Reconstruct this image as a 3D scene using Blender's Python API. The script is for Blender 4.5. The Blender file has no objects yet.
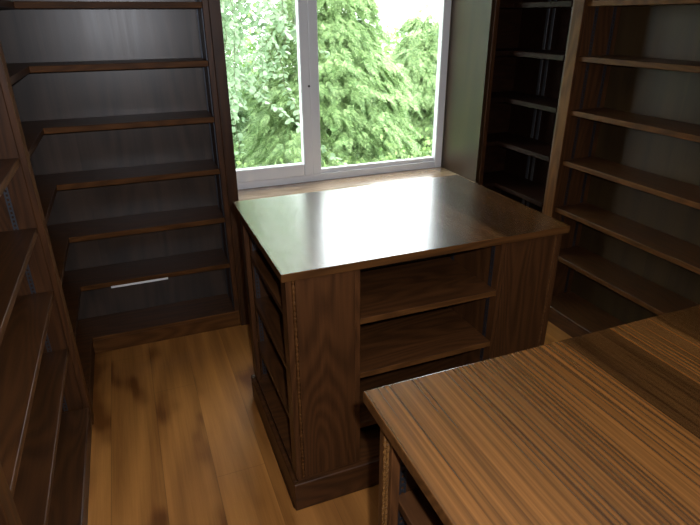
import bpy, bmesh, math, random
import numpy as np
from mathutils import Vector, Matrix
random.seed(7); rng = np.random.default_rng(7)
C = bpy.context.scene.collection
SC = bpy.context.scene

# ---------------------------------------------------------------- camera
YAW, PITCH, ROLL, FPX, EYE = 0.3783, 0.4245, -0.0060, 544.7, 1.6
cam_d = bpy.data.cameras.new('camera'); cam = bpy.data.objects.new('camera', cam_d); C.objects.link(cam)
cy, sy, cp, sp = math.cos(YAW), math.sin(YAW), math.cos(PITCH), math.sin(PITCH)
fw = Vector((sy*cp, cy*cp, -sp)); rt = Vector((cy, -sy, 0)); up = rt.cross(fw)
r2 = rt*math.cos(ROLL) + up*math.sin(ROLL); u2 = -rt*math.sin(ROLL) + up*math.cos(ROLL)
M = Matrix((r2, u2, -fw)).transposed().to_4x4(); M.translation = Vector((0, 0, EYE))
cam.matrix_world = M
cam_d.sensor_width = 36; cam_d.lens = FPX/700*36; cam_d.clip_start = 0.02
SC.camera = cam
# ---------------------------------------------------------------- sky, sun, flash, exposure
SKY, SUN, FLASH, EXPO = 9.5, 2.2, 70.0, 0.0
w = bpy.data.worlds.new('sky'); SC.world = w; w.use_nodes = True
bg = w.node_tree.nodes['Background']; bg.inputs[0].default_value = (0.93, 0.97, 1.0, 1); bg.inputs[1].default_value = SKY
sd = bpy.data.lights.new('sun', 'SUN'); sd.energy = SUN; sd.angle = math.radians(12); sd.color = (1, .97, .9)
so = bpy.data.objects.new('sun', sd); C.objects.link(so); so.rotation_euler = (math.radians(38), math.radians(-14), 0)
fd = bpy.data.lights.new('camera_flash', 'POINT'); fd.energy = FLASH; fd.shadow_soft_size = 0.012; fd.color = (.95, .975, 1.05)
fo = bpy.data.objects.new('camera_flash', fd); C.objects.link(fo); fo.location = Vector((0, 0, EYE)) + r2*0.05 + u2*0.06 - fw*0.01
SC.view_settings.view_transform = 'Standard'; SC.view_settings.look = 'None'
SC.view_settings.exposure = EXPO; SC.view_settings.gamma = 1; SC.view_settings.use_curve_mapping = False

# ---------------------------------------------------------------- materials
def newmat(name):
    m = bpy.data.materials.new(name); m.use_nodes = True
    return m, m.node_tree.nodes, m.node_tree.links, m.node_tree.nodes['Principled BSDF']
def plain(name, col, rough=.5, metal=0, spec=.5):
    m, N, L, b = newmat(name)
    b.inputs['Base Color'].default_value = (*col, 1); b.inputs['Roughness'].default_value = rough
    b.inputs['Metallic'].default_value = metal; b.inputs['Specular IOR Level'].default_value = spec
    return m
def wood(name, axis, dark, light, rough=.32, bands=26, warp=5, stave=0, staveaxis=0, tone=.35, bump=.15, coat=0, pore=.5, world=False, knots=0, gap=False, stave_tones=None, stripe=0, spec=.5, gw=.26):
    """axis = grain direction; contours of a noise field stretched along the grain give straight and cathedral figure"""
    m, N, L, b = newmat(name)
    def nd(t, **k):
        n = N.new(t)
        for a, v in k.items(): setattr(n, a, v)
        return n
    def mth(op, a, bb=None, cc=None, clamp=False):
        n = nd('ShaderNodeMath', operation=op, use_clamp=clamp)
        for i, x in enumerate((a, bb, cc)):
            if x is None: continue
            if isinstance(x, (int, float)): n.inputs[i].default_value = x
            else: L.new(x, n.inputs[i])
        return n.outputs[0]
    tc = nd('ShaderNodeTexCoord'); oi = nd('ShaderNodeObjectInfo')
    co = tc.outputs['Object']
    sep = nd('ShaderNodeSeparateXYZ'); L.new(co, sep.inputs[0])
    W = mth('MULTIPLY', oi.outputs['Random'], 37.0)
    stv = None
    if stave:
        sidx = mth('FLOOR', mth('DIVIDE', mth('ADD', sep.outputs[staveaxis], 100*stave-stave_tones[0] if stave_tones else 10.0), stave))
        wn = nd('ShaderNodeTexWhiteNoise', noise_dimensions='1D'); L.new(sidx, wn.inputs['W'])
        stv = wn.outputs['Value']; W = mth('ADD', W, mth('MULTIPLY', stv, 53.0))
    def noise(scl, detail=4, rough_=.55, off=0.0):
        mp = nd('ShaderNodeMapping'); L.new(co, mp.inputs[0]); mp.inputs['Scale'].default_value = scl
        n = nd('ShaderNodeTexNoise', noise_dimensions='4D'); L.new(mp.outputs[0], n.inputs['Vector'])
        L.new(mth('ADD', W, off) if off else W, n.inputs['W'])
        n.inputs['Scale'].default_value = 1; n.inputs['Detail'].default_value = detail; n.inputs['Roughness'].default_value = rough_
        return n.outputs['Fac']
    def sc(across, along):
        v = [across]*3; v[axis] = along; return v
    big = noise(sc(warp, warp*.16), 1.5)
    ph = mth('MULTIPLY', big, bands*6.283)
    if stripe:
        fq = mth('MULTIPLY', mth('ADD', mth('MULTIPLY', stv, .45), .8), stripe*6.283)
        ph = mth('ADD', mth('MULTIPLY', sep.outputs[staveaxis], fq), mth('ADD', mth('MULTIPLY', big, bands), mth('MULTIPLY', noise(sc(22, .9), 2, .5, 5.5), 5.0)))
    grain = mth('MULTIPLY', mth('ADD', mth('SINE', ph), 1.0), .5)
    if stripe:                       # uneven growth-ring stripes: blend the regular rings with stretched noise
        irr = mth('ADD', mth('MULTIPLY', mth('SUBTRACT', noise(sc(115, 1.1), 2, .5, 21.0), .5), 4.2), .5, clamp=True)
        grain = mth('ADD', mth('MULTIPLY', grain, .42), mth('MULTIPLY', irr, .62))
    fine = noise(sc(190, 5), 3, .6, 3.1)
    mid = noise(sc(38, 1.6), 3, .6, 7.7)
    f = mth('ADD', mth('MULTIPLY', grain, gw), mth('ADD', mth('MULTIPLY', mid, .55), mth('MULTIPLY', fine, pore)))
    f = mth('SUBTRACT', f, gw/2 + .07 + (pore-.5)*.5)
    if knots:
        kn = noise(sc(4.5, 2.2), 2, .5, 13.0)
        f = mth('SUBTRACT', f, mth('MULTIPLY', mth('SMOOTH_MAX', mth('SUBTRACT', kn, .56), 0.0, .05), knots))
    mix = nd('ShaderNodeMix', data_type='RGBA'); mix.clamp_factor = True
    L.new(f, mix.inputs[0]); mix.inputs[6].default_value = (*dark, 1); mix.inputs[7].default_value = (*light, 1)
    col = mix.outputs[2]
    # tone per stave / per board
    t = stv if stave else oi.outputs['Random']
    if stave_tones:
        rmp = nd('ShaderNodeValToRGB'); rmp.color_ramp.interpolation = 'CONSTANT'
        x0, cols = stave_tones; n = len(cols); span = stave*n
        fac = mth('DIVIDE', mth('SUBTRACT', sep.outputs[staveaxis], x0), span); L.new(fac, rmp.inputs[0])
        for i, cc in enumerate(cols):
            e = rmp.color_ramp.elements[i] if i < 2 else rmp.color_ramp.elements.new(i/n)
            e.position = i/n; e.color = (cc, cc*.96, cc*.9, 1)
        m2 = nd('ShaderNodeMix', data_type='RGBA', blend_type='MULTIPLY'); m2.inputs[0].default_value = 1
        L.new(col, m2.inputs[6]); L.new(rmp.outputs[0], m2.inputs[7]); col = m2.outputs[2]
    else:
        hs = nd('ShaderNodeHueSaturation'); L.new(col, hs.inputs['Color'])
        L.new(mth('ADD', mth('MULTIPLY', t, tone), 1-tone/2), hs.inputs['Value']); col = hs.outputs[0]
    if gap:
        fr = mth('FRACT', mth('DIVIDE', mth('ADD', sep.outputs[staveaxis], 10.0), stave))
        edge = mth('LESS_THAN', mth('MINIMUM', fr, mth('SUBTRACT', 1.0, fr)), .007)
        al = mth('ADD', sep.outputs[axis], mth('MULTIPLY', stv, 1.9))
        fr2 = mth('FRACT', mth('DIVIDE', mth('ADD', al, 10.0), 1.45))
        e2 = mth('LESS_THAN', fr2, .0016)
        ed = mth('MAXIMUM', edge, e2)
        m3 = nd('ShaderNodeMix', data_type='RGBA'); L.new(mth('MULTIPLY', ed, .35), m3.inputs[0]); L.new(col, m3.inputs[6])
        m3.inputs[7].default_value = (.02, .01, .005, 1); col = m3.outputs[2]
    L.new(col, b.inputs['Base Color'])
    L.new(mth('ADD', rough-.05, mth('MULTIPLY', mid, .1)), b.inputs['Roughness'])
    b.inputs['Specular IOR Level'].default_value = spec
    if coat: b.inputs['Coat Weight'].default_value = coat; b.inputs['Coat Roughness'].default_value = .2
    bp = nd('ShaderNodeBump'); bp.inputs['Strength'].default_value = bump; bp.inputs['Distance'].default_value = .0015
    L.new(f, bp.inputs['Height']); L.new(bp.outputs[0], b.inputs['Normal'])
    return m
DK, LT = (.013, .0050, .0017), (.112, .041, .0120)
kw = dict(rough=.42, spec=.35)
WX = wood('dark_oak_grain_x', 0, DK, LT, **kw); WY = wood('dark_oak_grain_y', 1, DK, LT, **kw); WZ = wood('dark_oak_grain_z', 2, DK, LT, **kw)
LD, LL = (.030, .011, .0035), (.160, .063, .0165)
DW = wood('shaded_oak_corner', 0, (.005, .002, .001), (.026, .009, .004), rough=.55, spec=.1)  # same oak darkened: the shade of the corner recess is in the colour
LIPLITX = wood('oak_lipping_and_lit_x', 0, LD, LL, rough=.5, spec=.12); LIPY = wood('oak_lipping_grain_y', 1, LD, LL, rough=.5, spec=.12); LIPZ = wood('oak_lipping_grain_z', 2, LD, LL, rough=.5, spec=.12)
REV = wood('oak_window_reveal', 2, (.016, .008, .003), (.050, .024, .008), rough=.38, spec=.33, bands=11, warp=2.6, bump=.08, pore=.35)
BEAD = wood('oak_beading', 2, (.03, .012, .004), (.20, .09, .025), rough=.2, coat=.8, bump=.3)
BK = wood('oak_veneer_back_panel', 2, (.007, .006, .006), (.095, .058, .038), rough=.34, spec=.6, bands=16, warp=2.6, stave=.30, staveaxis=0, tone=.3, bump=.1, pore=.35)
BKY = wood('oak_veneer_back_panel_side', 2, (.016, .008, .003), (.070, .038, .012), rough=.48, spec=.25, bands=11, warp=2.6, stave=.36, staveaxis=1, tone=.3, bump=.1, pore=.35)
TOP = wood('oak_stave_worktop', 1, (.018, .0075, .003), (.250, .104, .026), rough=.22, coat=.9, bands=14, warp=2.6, stave=.14, staveaxis=0, gw=.5,
           bump=.004, pore=.45, stripe=78, stave_tones=(-.593, [.92, .95, .78, 1.02, .42, .95, .42, .7]))
FLR = wood('oak_floor_boards', 1, (.15, .050, .010), (.66, .285, .068), rough=.36, bands=9, warp=2.2, stave=.187, staveaxis=0, tone=.3, bump=.06, pore=.3, knots=4.2, gap=True)
PVC = plain('white_window_plastic', (.88, .89, .93), .35)
METAL = plain('zinc_shelf_track', (.10, .11, .13), .5, 1)
METALB = plain('bright_joint_strip', (.62, .64, .68), .4, 1)
WHITE = plain('white_strip_plastic', (.85, .86, .86), .3)
DARKM = plain('dark_keyhole', (.03, .03, .03), .5)
PLAST = plain('brown_wall_lining', (.10, .06, .035), .8)
CEIL = plain('white_ceiling_paint', (.75, .74, .72), .85)
GRASS = plain('rough_grass', (.10, .20, .05), .9)
BARK = plain('brown_bark', (.12, .085, .06), .9)
RENDERW = plain('outer_render', (.30, .27, .24), .9)
def glassmat():
    m = bpy.data.materials.new('window_glass'); m.use_nodes = True; N = m.node_tree.nodes; L = m.node_tree.links
    N.clear(); o = N.new('ShaderNodeOutputMaterial'); t = N.new('ShaderNodeBsdfTransparent'); g = N.new('ShaderNodeBsdfGlossy')
    g.inputs['Roughness'].default_value = .02; t.inputs[0].default_value = (.97, .99, .98, 1)
    mx = N.new('ShaderNodeMixShader'); ge = N.new('ShaderNodeNewGeometry')
    dt = N.new('ShaderNodeVectorMath'); dt.operation = 'DOT_PRODUCT'; L.new(ge.outputs['Normal'], dt.inputs[0]); L.new(ge.outputs['Incoming'], dt.inputs[1])
    def q(op, a, b):
        n = N.new('ShaderNodeMath'); n.operation = op
        for i, x in enumerate((a, b)):
            if isinstance(x, (int, float)): n.inputs[i].default_value = x
            else: L.new(x, n.inputs[i])
        return n
    fr = q('ADD', q('MULTIPLY', q('POWER', q('SUBTRACT', 1.0, q('ABSOLUTE', dt.outputs['Value'], 0).outputs[0]).outputs[0], 5.0).outputs[0], .9).outputs[0], .03)
    L.new(fr.outputs[0], mx.inputs[0]); L.new(t.outputs[0], mx.inputs[1]); L.new(g.outputs[0], mx.inputs[2]); L.new(mx.outputs[0], o.inputs[0])
    return m
GLASS = glassmat()
def leafmat(name, c1, c2, trans=.45, rough=.45):
    m, N, L, b = newmat(name)
    g = N.new('ShaderNodeNewGeometry'); r = N.new('ShaderNodeValToRGB')
    L.new(g.outputs['Random Per Island'], r.inputs[0])
    r.color_ramp.elements[0].color = (*c1, 1); r.color_ramp.elements[1].color = (*c2, 1)
    L.new(r.outputs[0], b.inputs['Base Color']); b.inputs['Roughness'].default_value = rough
    tr = N.new('ShaderNodeBsdfTranslucent'); L.new(r.outputs[0], tr.inputs[0])
    mx = N.new('ShaderNodeMixShader'); mx.inputs[0].default_value = trans
    L.new(b.outputs[0], mx.inputs[1]); L.new(tr.outputs[0], mx.inputs[2]); L.new(mx.outputs[0], N['Material Output'].inputs[0])
    return m

# ---------------------------------------------------------------- helpers
def box(bm, x0, x1, y0, y1, z0, z1):
    vs = [bm.verts.new((x, y, z)) for x in (x0, x1) for y in (y0, y1) for z in (z0, z1)]
    for f in ((0, 1, 3, 2), (4, 6, 7, 5), (0, 4, 5, 1), (2, 3, 7, 6), (0, 2, 6, 4), (1, 5, 7, 3)):
        bm.faces.new([vs[i] for i in f])
def prism(bm, poly, z0, z1):
    a = [bm.verts.new((x, y, z0)) for x, y in poly]; b = [bm.verts.new((x, y, z1)) for x, y in poly]
    n = len(poly); bm.faces.new(a[::-1]); bm.faces.new(b)
    for i in range(n): bm.faces.new((a[i], a[(i+1) % n], b[(i+1) % n], b[i]))
def link(name, bm, m, parent=None, bevel=0, seg=2):
    bmesh.ops.recalc_face_normals(bm, faces=bm.faces)
    me = bpy.data.meshes.new(name); bm.to_mesh(me); bm.free(); me.materials.append(m)
    o = bpy.data.objects.new(name, me); C.objects.link(o)
    if parent: o.parent = parent
    if bevel:
        md = o.modifiers.new('edge', 'BEVEL'); md.width = bevel; md.segments = seg; md.limit_method = 'ANGLE'
    return o
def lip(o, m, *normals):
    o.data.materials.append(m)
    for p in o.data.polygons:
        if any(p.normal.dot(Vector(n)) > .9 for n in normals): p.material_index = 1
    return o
def B(name, parent, m, *boxes, bevel=.0015, seg=2):
    """boxes in world metres; stored relative to the thing's origin"""
    bm = bmesh.new(); o = parent.location if parent and parent.type == 'EMPTY' else Vector((0, 0, 0))
    for b in boxes: box(bm, b[0]-o.x, b[1]-o.x, b[2]-o.y, b[3]-o.y, b[4]-o.z, b[5]-o.z)
    return link(name, bm, m, parent, bevel, seg)
def thing(name, label, cat, loc=(0, 0, 0), group=None):
    o = bpy.data.objects.new(name, None); C.objects.link(o); o.location = loc; o.empty_display_size = .1
    o['label'] = label; o['category'] = cat
    if group: o['group'] = group
    return o
def tag(o, label, cat, group=None, kind=None):
    if label: o['label'] = label
    if cat: o['category'] = cat
    if group: o['group'] = group
    if kind: o['kind'] = kind
    return o
def struct(name, m, *boxes, bevel=0):
    o = B(name, None, m, *boxes, bevel=bevel); o['kind'] = 'structure'; return o
def copy_tree(o, parent=None):
    c = o.copy(); C.objects.link(c); c.parent = parent
    for ch in list(o.children): copy_tree(ch, c)
    return c
def track(parent, face, a, at, z0, z1, wdt=.016):
    """slotted shelf-support strip. face: 'x+','x-','y-' (normal); a = plane coordinate; at = centre along the plane"""
    bm = bmesh.new(); o = parent.location; t = .0025; h = wdt/2
    def bb(l0, l1, d0, d1, za, zb):
        s = {'+': 1, '-': -1}[face[1]]; p, q = sorted((a+s*d0, a+s*d1))
        if face[0] == 'x': box(bm, p-o.x, q-o.x, at+l0-o.y, at+l1-o.y, za, zb)
        else: box(bm, at+l0-o.x, at+l1-o.x, p-o.y, q-o.y, za, zb)
    bb(-h, -h*.45, 0, t, z0, z1); bb(h*.45, h, 0, t, z0, z1)
    z = z0
    while z < z1-.006: bb(-h*.45, h*.45, 0, t*.8, z, z+.007); z += .016
    ob = link('shelf_track', bm, METAL, parent); ob['label'] = 'grey slotted metal shelf strip'; return ob
def beading(parent, x, y, z0, z1, r=.0045, m=None):
    """vertical strip of twisted beading (real ridges) on a corner stile"""
    bm = bmesh.new(); o = parent.location; n = int((z1-z0)/.006); rings = []
    for i in range(n+1):
        z = z0+(z1-z0)*i/n; rr = r*(1+.22*math.sin(i*2.1)+.12*math.sin(i*.83+1))
        rings.append([bm.verts.new((x-o.x+rr*math.cos(k*math.pi/4+i*.35), y-o.y+rr*math.sin(k*math.pi/4+i*.35), z)) for k in range(8)])
    for a, b in zip(rings, rings[1:]):
        for k in range(8): bm.faces.new((a[k], a[(k+1) % 8], b[(k+1) % 8], b[k]))
    bm.faces.new(rings[0][::-1]); bm.faces.new(rings[-1])
    return link('beading', bm, m or BEAD, parent)

# ---------------------------------------------------------------- room
FX, RX, BY, TOPZ, CZ = -.35, 2.054, 2.72, 2.30, 2.36      # bookcase fronts left / right / window wall, bookcase top, ceiling
LWALL, RWALL, BWALL, WY_ = -.605, 2.31, 2.97, 3.14
Y_BACK = -1.3
struct('floor', FLR, (LWALL, RWALL, Y_BACK, BWALL, -.04, 0))
struct('ceiling', CEIL, (LWALL-.2, RWALL+.2, Y_BACK-.2, 3.24, CZ, CZ+.2))
struct('wall_left', PLAST, (LWALL-.2, LWALL, Y_BACK-.2, 3.215, -.04, CZ))
struct('wall_right', PLAST, (RWALL, RWALL+.2, Y_BACK-.2, 3.215, -.04, CZ))
struct('wall_rear', PLAST, (LWALL, RWALL, Y_BACK-.2, Y_BACK, -.04, CZ))
OX0, OX1, OZ0, OZ1 = .40, 1.925, .667, 2.24
struct('wall_back', RENDERW, (LWALL, OX0, BWALL, 3.215, -.04, CZ), (OX1, RWALL, BWALL, 3.215, -.04, CZ),
       (OX0, OX1, BWALL, 3.215, -.04, OZ0-.03), (OX0, OX1, BWALL, 3.215, OZ1+.012, CZ))
# wooden window surround: sill, apron, reveals, head
SILL = wood('varnished_oak_sill', 0, (.20, .12, .065), (.48, .34, .22), rough=.17, coat=.9, bump=.04)  # base colour lightened to stand in for the window's bright reflection
s = struct('trim_1', SILL, (.466, OX1-.008, BY+.005, BWALL, OZ0-.03, OZ0), (OX0, OX1-.008, BWALL, 3.20, OZ0-.03, OZ0), bevel=.002)
struct('trim_2', REV, (OX1-.008, OX1+.010, BY+.012, BWALL, OZ0, CZ-.002), (OX1-.008, OX1, BWALL, WY_-.001, OZ0, OZ1))
struct('trim_4', BKY, (OX0, OX0+.008, BWALL, WY_-.01, OZ0, OZ1))
struct('trim_5', BK, (.466, OX1, 2.745, 2.765, 0, OZ0-.03))
struct('trim_6', WX, (.466, OX1, BY+.03, WY_-.01, OZ1, OZ1+.012))
# ---- window
def rframe(bm, x0, x1, z0, z1, wl, wr, wb, wt, y0, y1):
    box(bm, x0, x0+wl, y0, y1, z0, z1); box(bm, x1-wr, x1, y0, y1, z0, z1)
    box(bm, x0+wl, x1-wr, y0, y1, z0, z0+wb); box(bm, x0+wl, x1-wr, y0, y1, z1-wt, z1)
bm = bmesh.new()
FX0, FX1 = OX0+.0, OX1-.010
rframe(bm, FX0, FX1, OZ0, OZ1, .05, .052, .045, .05, WY_, WY_+.045)
box(bm, 1.006, 1.062, WY_, WY_+.045, OZ0+.045, OZ1-.05)
box(bm, 1.062, FX1-.052, WY_+.012, WY_+.044, OZ0+.045, OZ0+.07)
win = link('window_1', bm, PVC, None, .004, 3); win['kind'] = 'structure'
bm = bmesh.new(); rframe(bm, FX0+.045, 1.004, OZ0+.043, OZ1-.045, .055, .056, .075, .075, WY_-.012, WY_+.04)
sash = link('sash', bm, PVC, win, .006, 3)
sp_ = B('pane', win, GLASS, (.49, .95, WY_+.034, WY_+.038, OZ0+.11, OZ1-.11), bevel=0)
sp2 = B('pane', win, GLASS, (1.06, FX1-.05, WY_+.038, WY_+.042, OZ0+.065, OZ1-.045), bevel=0)
bm = bmesh.new(); bmesh.ops.create_cone(bm, cap_ends=True, segments=16, radius1=.006, radius2=.006, depth=.006)
bmesh.ops.transform(bm, matrix=Matrix.Translation((.995, WY_-.013, 1.235)) @ Matrix.Rotation(math.pi/2, 4, 'X'), verts=bm.verts)
link('keyhole', bm, DARKM, win)

# ---------------------------------------------------------------- fitted bookcases
SH = [.392, .652, .909, 1.164, 1.418, 1.662, 1.915, 2.160]
PL = .0975; TH = .026
def poly_part(name, parent, m, poly, z0, z1, bevel=.002):
    bm = bmesh.new(); o = parent.location
    prism(bm, [(x-o.x, y-o.y) for x, y in poly], z0-o.z, z1-o.z)
    return link(name, bm, m, parent, bevel, 3)
# left corner unit (L-shaped shelves)
LB = -.588; BB = 2.953
t = thing('corner_bookcase', 'dark oak corner bookcase left of the window, L-shaped shelves, bluish sheen on its back', 'bookcase', (-.15, 2.84, 0))
B('back_panel', t, BK, (LB, .44, BB, BB+.014, PL, TOPZ), bevel=0)
B('back_panel', t, BKY, (LB-.014, LB, 2.205, BB+.014, PL, TOPZ), bevel=0)
B('side_panel', t, WZ, (.386, .412, BY+.004, BB, PL, TOPZ))
B('side_panel', t, WZ, (LB, FX-.005, 2.205, 2.222, 0, TOPZ))
B('face_stile', t, WZ, (.412, .464, BY-.004, BB+.014, 0, TOPZ), bevel=.002)
for z in SH:
    lip(poly_part('shelf', t, WX, [(LB, 2.224), (FX, 2.224), (FX, BY+.002), (.384, BY+.002), (.384, BB-.001), (LB, BB-.001)], z-TH, z), LIPLITX, (0, -1, 0))  # return edge kept in the dark oak, its shade put into the colour
lip(poly_part('bottom_board', t, WX, [(FX, 2.224), (FX, BY), (.411, BY), (.411, BB+.013), (LB-.013, BB+.013), (LB-.013, 2.224)], PL-.0205, PL-.0005, .004), LIPLITX, (0, -1, 0))  # lighter front edge paints the highlight along the ledge
B('plinth', t, LIPLITX, (FX-.004, .411, BY+.003, BY+.021, 0, PL-.0205)); B('plinth', t, WY, (FX-.022, FX-.004, 2.224, BY+.021, 0, PL-.0205))  # front plinth in lighter oak: flash light put into its colour
B('top_board', t, WX, (LB, .464, BY, BB+.014, TOPZ, TOPZ+.03))
track(t, 'x-', .386, BB-.04, PL, TOPZ); track(t, 'x-', .386, BY+.04, PL, TOPZ)
# straight wall units
def wall_unit(label, x_front, x_back, y0, y1, group, tracks=True):
    s = 1 if x_back > x_front else -1
    X = lambda a, b: tuple(sorted((x_front+s*a, x_front+s*b)))
    d = abs(x_back-x_front)
    t = thing('wall_bookcase', label, 'bookcase', ((x_front+x_back)/2, (y0+y1)/2, 0), group)
    SW = .068
    B('back_panel', t, BKY, (*X(d, d+.014), y0, y1, PL, TOPZ), bevel=0)
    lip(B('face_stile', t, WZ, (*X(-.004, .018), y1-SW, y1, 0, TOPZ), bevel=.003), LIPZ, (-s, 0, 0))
    B('side_panel', t, WZ, (*X(.0185, d), y1-SW+.008, y1-SW+.030, 0, TOPZ)); 
    B('side_panel', t, WZ, (*X(.0185, d), y0+.002, y0+.020, 0, TOPZ))
    for z in SH:
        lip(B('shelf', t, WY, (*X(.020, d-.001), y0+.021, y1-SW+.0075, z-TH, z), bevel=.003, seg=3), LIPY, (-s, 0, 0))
    B('bottom_board', t, WY, (*X(-.002, d+.013), y0+.021, y1-SW-.0005, PL-.0205, PL-.0005), bevel=.005, seg=4)
    B('plinth', t, WY, (*X(.002, .018), y0, y1-SW-.0005, 0, PL-.0205))
    B('top_board', t, WY, (*X(0, d+.014), y0, y1, TOPZ, TOPZ+.03))
    for off in (.085, d-.04):
        xx = x_front+s*off
        track(t, 'y-', y1-SW+.008, xx, PL, TOPZ)
    return t
Y1 = 2.203
wall_unit('dark oak bookcase on the left wall, amber shelf edges running toward the camera', FX, LB, 1.035, Y1, 'bookcases along the left wall')
wall_unit('nearest left-wall bookcase, its upright just showing in the bottom left corner', FX, LB, -.13, 1.035, 'bookcases along the left wall')
RBK = 2.292
YR = 2.262
wall_unit('dark oak bookcase on the right wall with amber front edges, behind the two counters', RX, RBK, 1.095, YR, None)
# right corner unit
t = thing('corner_bookcase', 'very dark corner bookcase right of the window, with a pale metal strip in its recess', 'bookcase', (2.15, 2.84, 0))
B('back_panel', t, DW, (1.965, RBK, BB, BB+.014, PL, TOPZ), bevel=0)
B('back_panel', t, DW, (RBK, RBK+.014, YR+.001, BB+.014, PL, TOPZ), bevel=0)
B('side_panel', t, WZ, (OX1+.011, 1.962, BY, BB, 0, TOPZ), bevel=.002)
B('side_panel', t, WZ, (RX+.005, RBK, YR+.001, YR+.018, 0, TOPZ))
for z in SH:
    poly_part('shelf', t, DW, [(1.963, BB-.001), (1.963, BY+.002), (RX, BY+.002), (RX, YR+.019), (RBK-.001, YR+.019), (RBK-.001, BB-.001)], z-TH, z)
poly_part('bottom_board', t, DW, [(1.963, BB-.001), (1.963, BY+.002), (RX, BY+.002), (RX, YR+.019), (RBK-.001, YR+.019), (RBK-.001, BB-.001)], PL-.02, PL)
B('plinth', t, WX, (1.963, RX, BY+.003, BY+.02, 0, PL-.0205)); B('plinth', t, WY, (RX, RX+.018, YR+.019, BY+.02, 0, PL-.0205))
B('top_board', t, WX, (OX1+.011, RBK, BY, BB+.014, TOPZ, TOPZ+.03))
for k, (za, zb) in enumerate(zip([PL]+SH, [z-TH for z in SH]+[TOPZ])):
    o = B('joint_strip', t, METALB, (RBK-.004, RBK-.0005, 2.662, 2.684, za+.002, zb-.002), (RBK-.004, RBK-.0005, 2.708, 2.730, za+.002, zb-.002), bevel=.001)
    o['label'] = 'pale metal shelf strip pair'
# white strip on the lowest shelf
o = B('edge_strip', None, WHITE, (-.213, .062, BY-.0055, BY+.0005, SH[0]-TH-.006, SH[0]-TH+.004), bevel=.001)
tag(o, 'thin white strip on the front edge of the lowest shelf left of the window', 'strip')

# ---------------------------------------------------------------- island counters
IX0, IX1, IY0, IY1, IZ = .333, 1.3725, 1.370, 2.102, .9306
def island(label, group):
    cx, cyy = (IX0+IX1)/2, (IY0+IY1)/2
    t = thing('island_bookcase', label, 'counter', (cx, cyy, 0), group)
    TT = .026; U = IZ-TT; PZ = .122
    lip(B('worktop', t, TOP, (IX0, IX1, IY0, IY1, U, IZ), bevel=.002, seg=3), LIPLITX, (0, -1, 0), (0, 1, 0), (-1, 0, 0), (1, 0, 0))
    bx0, bx1, by0, by1 = IX0+.014, IX1-.016, IY0+.014, IY1-.050
    # plinth ring with a rounded top edge
    bm = bmesh.new(); o = t.location
    for (a, b, c, d) in ((IX0, bx1+.014, by0-.014, by0+.004), (IX0, bx1+.014, by1-.004, by1+.014), (IX0, IX0+.018, by0+.004, by1-.004), (bx1-.004, bx1+.014, by0+.004, by1-.004)):
        box(bm, a-o.x, b-o.x, c-o.y, d-o.y, 0, PZ)
    bmesh.ops.remove_doubles(bm, verts=bm.verts, dist=1e-5)
    link('plinth', bm, WX, t, .006, 4)
    B('bottom_board', t, WX, (IX0+.019, bx1-.0045, by0+.0045, by1-.0045, PZ-.01, PZ+.010), bevel=0)
    Z0 = PZ+.0105
    px0, px1 = .567, 1.121                       # partitions between centre and side bays
    B('partition', t, WZ, (px0, px0+.018, by0+.002, by1-.002, Z0, U-.0005)); B('partition', t, WZ, (px1-.018, px1, by0+.002, by1-.002, Z0, U-.0005))
    ym = (by0+by1)/2
    B('back_board', t, BK, (px0+.019, px1-.019, ym-.006, ym+.006, Z0, U-.0005), bevel=0)
    for (ya, yb) in ((by0, by0+.018), (by1-.018, by1)):
        B('end_panel', t, WZ, (bx0+.030, px0-.0005, ya, yb, Z0, U-.0005)); B('end_panel', t, WZ, (px1+.0005, bx1-.030, ya, yb, Z0, U-.0005))
    SWY = .055
    for (xa, xb, q) in ((bx0, bx0+.0195, 0), (bx1-.0195, bx1, 1)):
        for (ya, yb) in ((by0, by0+SWY), (by1-SWY, by1)):
            B('corner_stile', t, WZ, (xa, xb, ya, yb, Z0, U-.0005), bevel=.002)
    for x in (bx0+.0250, bx1-.0250):
        for y in (by0+.004, by1-.004): beading(t, x, y, Z0, U-.001, m=LIPZ)
    for z in (.722, .513, .300):
        lip(B('shelf', t, WX, (px0+.0185, px1-.0185, by0+.004, ym-.0065, z-.022, z), bevel=.002), LIPLITX, (0, -1, 0))
        lip(B('shelf', t, WX, (px0+.0185, px1-.0185, ym+.0065, by1-.004, z-.022, z), bevel=.002), LIPLITX, (0, -1, 0))
    for z in (.735, .520, .305):
        B('shelf', t, WY, (bx0+.0205, px0-.0005, by0+.0185, by1-.0185, z-.022, z), bevel=.002)
        B('shelf', t, WY, (px1+.0005, bx1-.0205, by0+.0185, by1-.0185, z-.022, z), bevel=.002)
    for y in (by0+.045, ym-.04):
        track(t, 'x-', px1-.018, y, Z0, U-.001); track(t, 'x+', px0+.018, y, Z0, U-.001)
    for x in (bx0+.045, px0-.045): track(t, 'y-', by1-.0185, x, Z0, U-.001)
    return t
isl = island('freestanding dark oak island counter in front of the window, white window reflection on its top', 'island counters')
near = copy_tree(isl); near.location.y -= 1.304; near.location.x += .010
for ch in near.children:          # the adjustable side shelf of this counter sits a little lower
    if ch.name.startswith('shelf') and 'track' not in ch.name:
        c = sum((Vector(q) for q in ch.bound_box), Vector())/8
        if c.x < -.3 and c.z > .65: ch.location += Vector((.008, 0, -.030))
for dy in (.028, .040): beading(near, IX0+.014+.010, IY1-.050-1.304-dy, .1325, IZ-.027, .0042)
near['label'] = 'nearest oak counter, its striped grain top filling the lower right corner of the photo'

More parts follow.
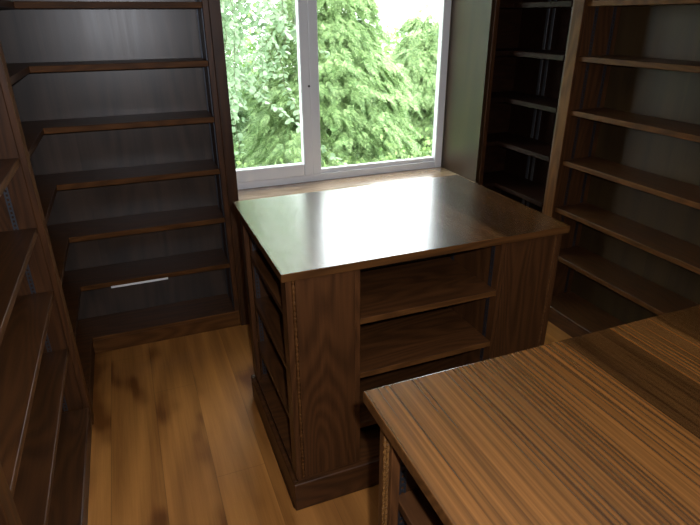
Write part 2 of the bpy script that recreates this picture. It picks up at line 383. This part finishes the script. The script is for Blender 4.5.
# ---------------------------------------------------------------- garden
g = struct('ground', GRASS, (-14, 18, 3.45, 26, -.65, -.55))
CON = leafmat('conifer_sprays', (.13, .235, .085), (.42, .56, .25), .35, .5)
CON2 = leafmat('dark_conifer_sprays', (.08, .16, .07), (.26, .38, .17), .3, .5)
BRD = leafmat('round_leaves', (.16, .26, .13), (.44, .56, .38), .4, .35)
def frame_dirs(d, upv):
    s_ = np.cross(d, upv); s_ /= (np.linalg.norm(s_, axis=-1, keepdims=True)+1e-9); n = np.cross(s_, d); return s_, n
def trunk(parent, h, r):
    bm = bmesh.new(); rings = []
    for i in range(9):
        z = h*i/8; rr = r*(1-.85*i/8); ox = .04*math.sin(i*1.3); 
        rings.append([bm.verts.new((ox+rr*math.cos(k*math.pi/5), rr*math.sin(k*math.pi/5), z)) for k in range(10)])
    for a, b in zip(rings, rings[1:]):
        for k in range(10): bm.faces.new((a[k], a[(k+1) % 10], b[(k+1) % 10], b[k]))
    link('trunk', bm, BARK, parent)
def fill_mesh(name, V, nper, m, parent):
    me = bpy.data.meshes.new(name); nv = len(V); nf = nv//nper
    me.vertices.add(nv); me.vertices.foreach_set('co', V.astype(np.float32).ravel())
    me.loops.add(nv); me.loops.foreach_set('vertex_index', np.arange(nv, dtype=np.int32))
    me.polygons.add(nf); me.polygons.foreach_set('loop_start', np.arange(nf, dtype=np.int32)*nper)
    me.update(calc_edges=True); me.materials.append(m)
    o = bpy.data.objects.new(name, me); C.objects.link(o); o.parent = parent; return o
def unit(a): return a/(np.linalg.norm(a, axis=-1, keepdims=True)+1e-9)
def conifer(label, x, y, h, rad, m, nb=120, ns=70, z0=-.55, sz=.1, seed=1):
    """boughs from the trunk, each ending in a drooping tuft of feathery sprays"""
    R_ = np.random.default_rng(seed)
    t = thing('conifer_tree', label, 'tree', (x, y, z0)); trunk(t, h*.95, .09)
    u = R_.random(nb); zz = h*(.03+.95*u); ang = np.where(R_.random(nb) < .75, R_.uniform(math.pi, 2*math.pi, nb), R_.uniform(0, 2*math.pi, nb))
    L_ = rad*(1-.78*u**1.4)*R_.uniform(.70, 1.1, nb)
    bd = np.stack([np.cos(ang), np.sin(ang), np.full(nb, -.22)], 1); sd_ = np.stack([-np.sin(ang), np.cos(ang), np.zeros(nb)], 1)
    q = .45+.6*R_.random((nb, ns))**.7; lat = R_.normal(size=(nb, ns))*.125*(1.25-.55*q)*(rad/1.2)**.5
    base = np.zeros((nb, ns, 3)); base[:, :, 2] = zz[:, None]
    p = base+bd[:, None]*(L_[:, None]*q)[..., None]+sd_[:, None]*lat[..., None]
    p[:, :, 2] += R_.normal(size=(nb, ns))*.035-1.6*lat**2-.10*q**3
    dd = unit(bd[:, None]*R_.uniform(.6, 1, (nb, ns, 1))+sd_[:, None]*(lat*5+R_.normal(size=(nb, ns))*.25)[..., None]+np.array([0, 0, -.30])+R_.normal(size=(nb, ns, 3))*.12)
    p = p.reshape(-1, 3); dd = dd.reshape(-1, 3); n_ = len(p)
    s_, n = frame_dirs(dd, unit(np.array([0, 0, 1.])+R_.normal(size=(n_, 3))*.3)); s_ = unit(s_); n = unit(n)
    l = (sz*R_.uniform(.6, 1.3, n_))[:, None]; out = []
    for j in range(9):
        a = j/8; b0 = p+dd*l*a*.9; b0[:, 2] -= l[:, 0]*.3*a*a
        for sgn in ((-1, 1) if j < 8 else (0,)):
            ld = unit(dd*.8+s_*sgn*.8+n*R_.normal(size=(n_, 1))*.15) if sgn else dd
            ll = l*.42*(1-a*.6)*R_.uniform(.8, 1.15, (n_, 1)); wv = unit(np.cross(ld, n))*ll*.11
            e = b0+ld*ll; e[:, 2] -= ll[:, 0]*.15
            out.append(np.stack([b0-wv*.6, b0+wv*.6, b0+ld*ll*.5+wv, e, b0+ld*ll*.5-wv], 1))
    fill_mesh('foliage', np.concatenate(out, 0).reshape(-1, 3), 5, m, t); return t
PROF = np.array(((0, 0, 0), (.25, .3, .03), (.55, .36, .05), (.85, .2, .02), (1, 0, -.04), (.85, -.2, .02), (.55, -.36, .05), (.25, -.3, .03)))
def leaf_cloud(R_, p, d, size):
    p = np.array(p); d = unit(np.array(d)); n_ = len(p)
    s_, n = frame_dirs(d, unit(np.array([0, 0, 1.])+R_.normal(size=(n_, 3))*.5)); l = size*R_.uniform(.7, 1.25, n_)
    P_ = PROF[None]*l[:, None, None]
    return (p[:, None]+d[:, None]*P_[..., 0:1]+s_[:, None]*P_[..., 1:2]+n[:, None]*P_[..., 2:3]).reshape(-1, 3)
def broadleaf(label, x, y, h, blobs, m, size, n_leaf, z0=-.55, seed=2, droop=.5, name='broadleaf_tree', tw=None):
    R_ = np.random.default_rng(seed); t = thing(name, label, 'tree', (x, y, z0)); trunk(t, h, .07)
    V = []
    for (bx_, by_, bz_, r) in blobs:
        n = int(n_leaf*r*r)
        v = R_.normal(size=(n, 3)); v /= np.linalg.norm(v, axis=1, keepdims=True)
        v[:, 1] = np.where(R_.random(n) < .6, -np.abs(v[:, 1]), v[:, 1])
        lump = 1+.22*np.sin(v[:, 0]*7+bx_*3)*np.sin(v[:, 2]*8+bz_)
        p = v*(r*lump*R_.uniform(.55, 1.05, n))[:, None]+np.array([bx_-x, by_-y, bz_-z0])
        d = v*.6+R_.normal(size=(n, 3))*.5+np.array([0, 0, -droop])
        V.append(leaf_cloud(R_, p, d, size))
    fill_mesh('foliage', np.concatenate(V), 8, m, t)
    if tw:                                  # hanging twigs with alternate leaves
        V = []; bm = bmesh.new()
        for (sx, sy_, sz_, ln, lean) in tw:
            p = np.array([sx-x, sy_-y, sz_-z0], float); prev = None; n = int(ln/.028)
            dirv = np.array([lean, -.05, -1.]); pts = []; dirs = []
            for i in range(n):
                dirv = dirv+R_.normal(size=3)*.10; dirv[2] = min(dirv[2], -.5); dirv /= np.linalg.norm(dirv)
                q = p+dirv*.028
                vs = [bm.verts.new(p+np.array([a, b, 0])*.0022) for a, b in ((1, 0), (-.5, .87), (-.5, -.87))]
                if prev:
                    for k in range(3): bm.faces.new((prev[k], prev[(k+1) % 3], vs[(k+1) % 3], vs[k]))
                prev = vs; p = q
                for sgn in (1, -1):
                    if R_.random() < .75: pts.append(p.copy()); dirs.append(np.array([sgn*.8+R_.normal()*.3, R_.normal()*.5, -.55+R_.normal()*.25]))
            if pts: V.append(leaf_cloud(R_, pts, dirs, size*1.1))
        fill_mesh('hanging_leaves', np.concatenate(V), 8, m, t)
        link('twigs', bm, BARK, t)
    return t
conifer('feathery light green conifer filling the middle of the right window pane', 2.2, 6.3, 3.0, 1.35, CON, 210, 90, sz=.15, seed=3)
conifer('lower conifer under the bright sky, at the right edge of the right window pane', 4.05, 7.2, 2.25, 1.5, CON, 190, 90, sz=.15, seed=5)
conifer('darker conifer low behind the hanging twigs of the left window pane', .9, 8.4, 3.0, 1.3, CON2, 240, 80, seed=9)
tw = [(random.uniform(.62, 1.22), random.uniform(4.3, 4.9), random.uniform(1.5, 2.5), random.uniform(.5, 1.5), random.uniform(-.1, .25)) for _ in range(34)]
broadleaf('leafy tree with round pale leaves on hanging twigs in the left window pane', .35, 5.3, 4.2,
          [(.55, 5.5, 1.9, .75), (1.05, 5.6, 2.5, .75), (.3, 5.5, 3.2, .9), (1.2, 5.8, 3.5, .7), (-.5, 5.6, 2.4, 1.0), (.0, 5.6, .9, .7), (.9, 6.2, 4.4, 1.1), (-.2, 6.2, 4.6, 1.2), (.5, 6.0, 1.2, .8), (1.35, 6.3, 2.7, .6)], BRD, .047, 4600, tw=tw)
HB = leafmat('hedge_leaves', (.11, .20, .06), (.34, .48, .17), .35, .5)
broadleaf('dense shrub below the conifers at the foot of the window view', 2.2, 5.0, .6,
          [(1.0, 5.3, -.2, .55), (1.7, 5.4, -.25, .6), (2.4, 5.3, -.3, .6), (3.1, 5.5, -.2, .6), (3.9, 5.8, -.1, .65)], HB, .05, 2600, seed=8, droop=0, name='garden_shrub')
broadleaf('dark tree mass behind the conifers at the back of the garden', 3.0, 12.2, 2.0,
          [(-1, 12, .6, 1.7), (1, 12.4, .6, 1.8), (3, 12.2, .2, 1.6), (5, 12.5, .1, 1.6), (7, 12.5, -.1, 1.6), (9, 12.5, -.2, 1.6), (-3, 12, 1.0, 2.0)], HB, .12, 900, seed=12, droop=.1, name='distant_tree')
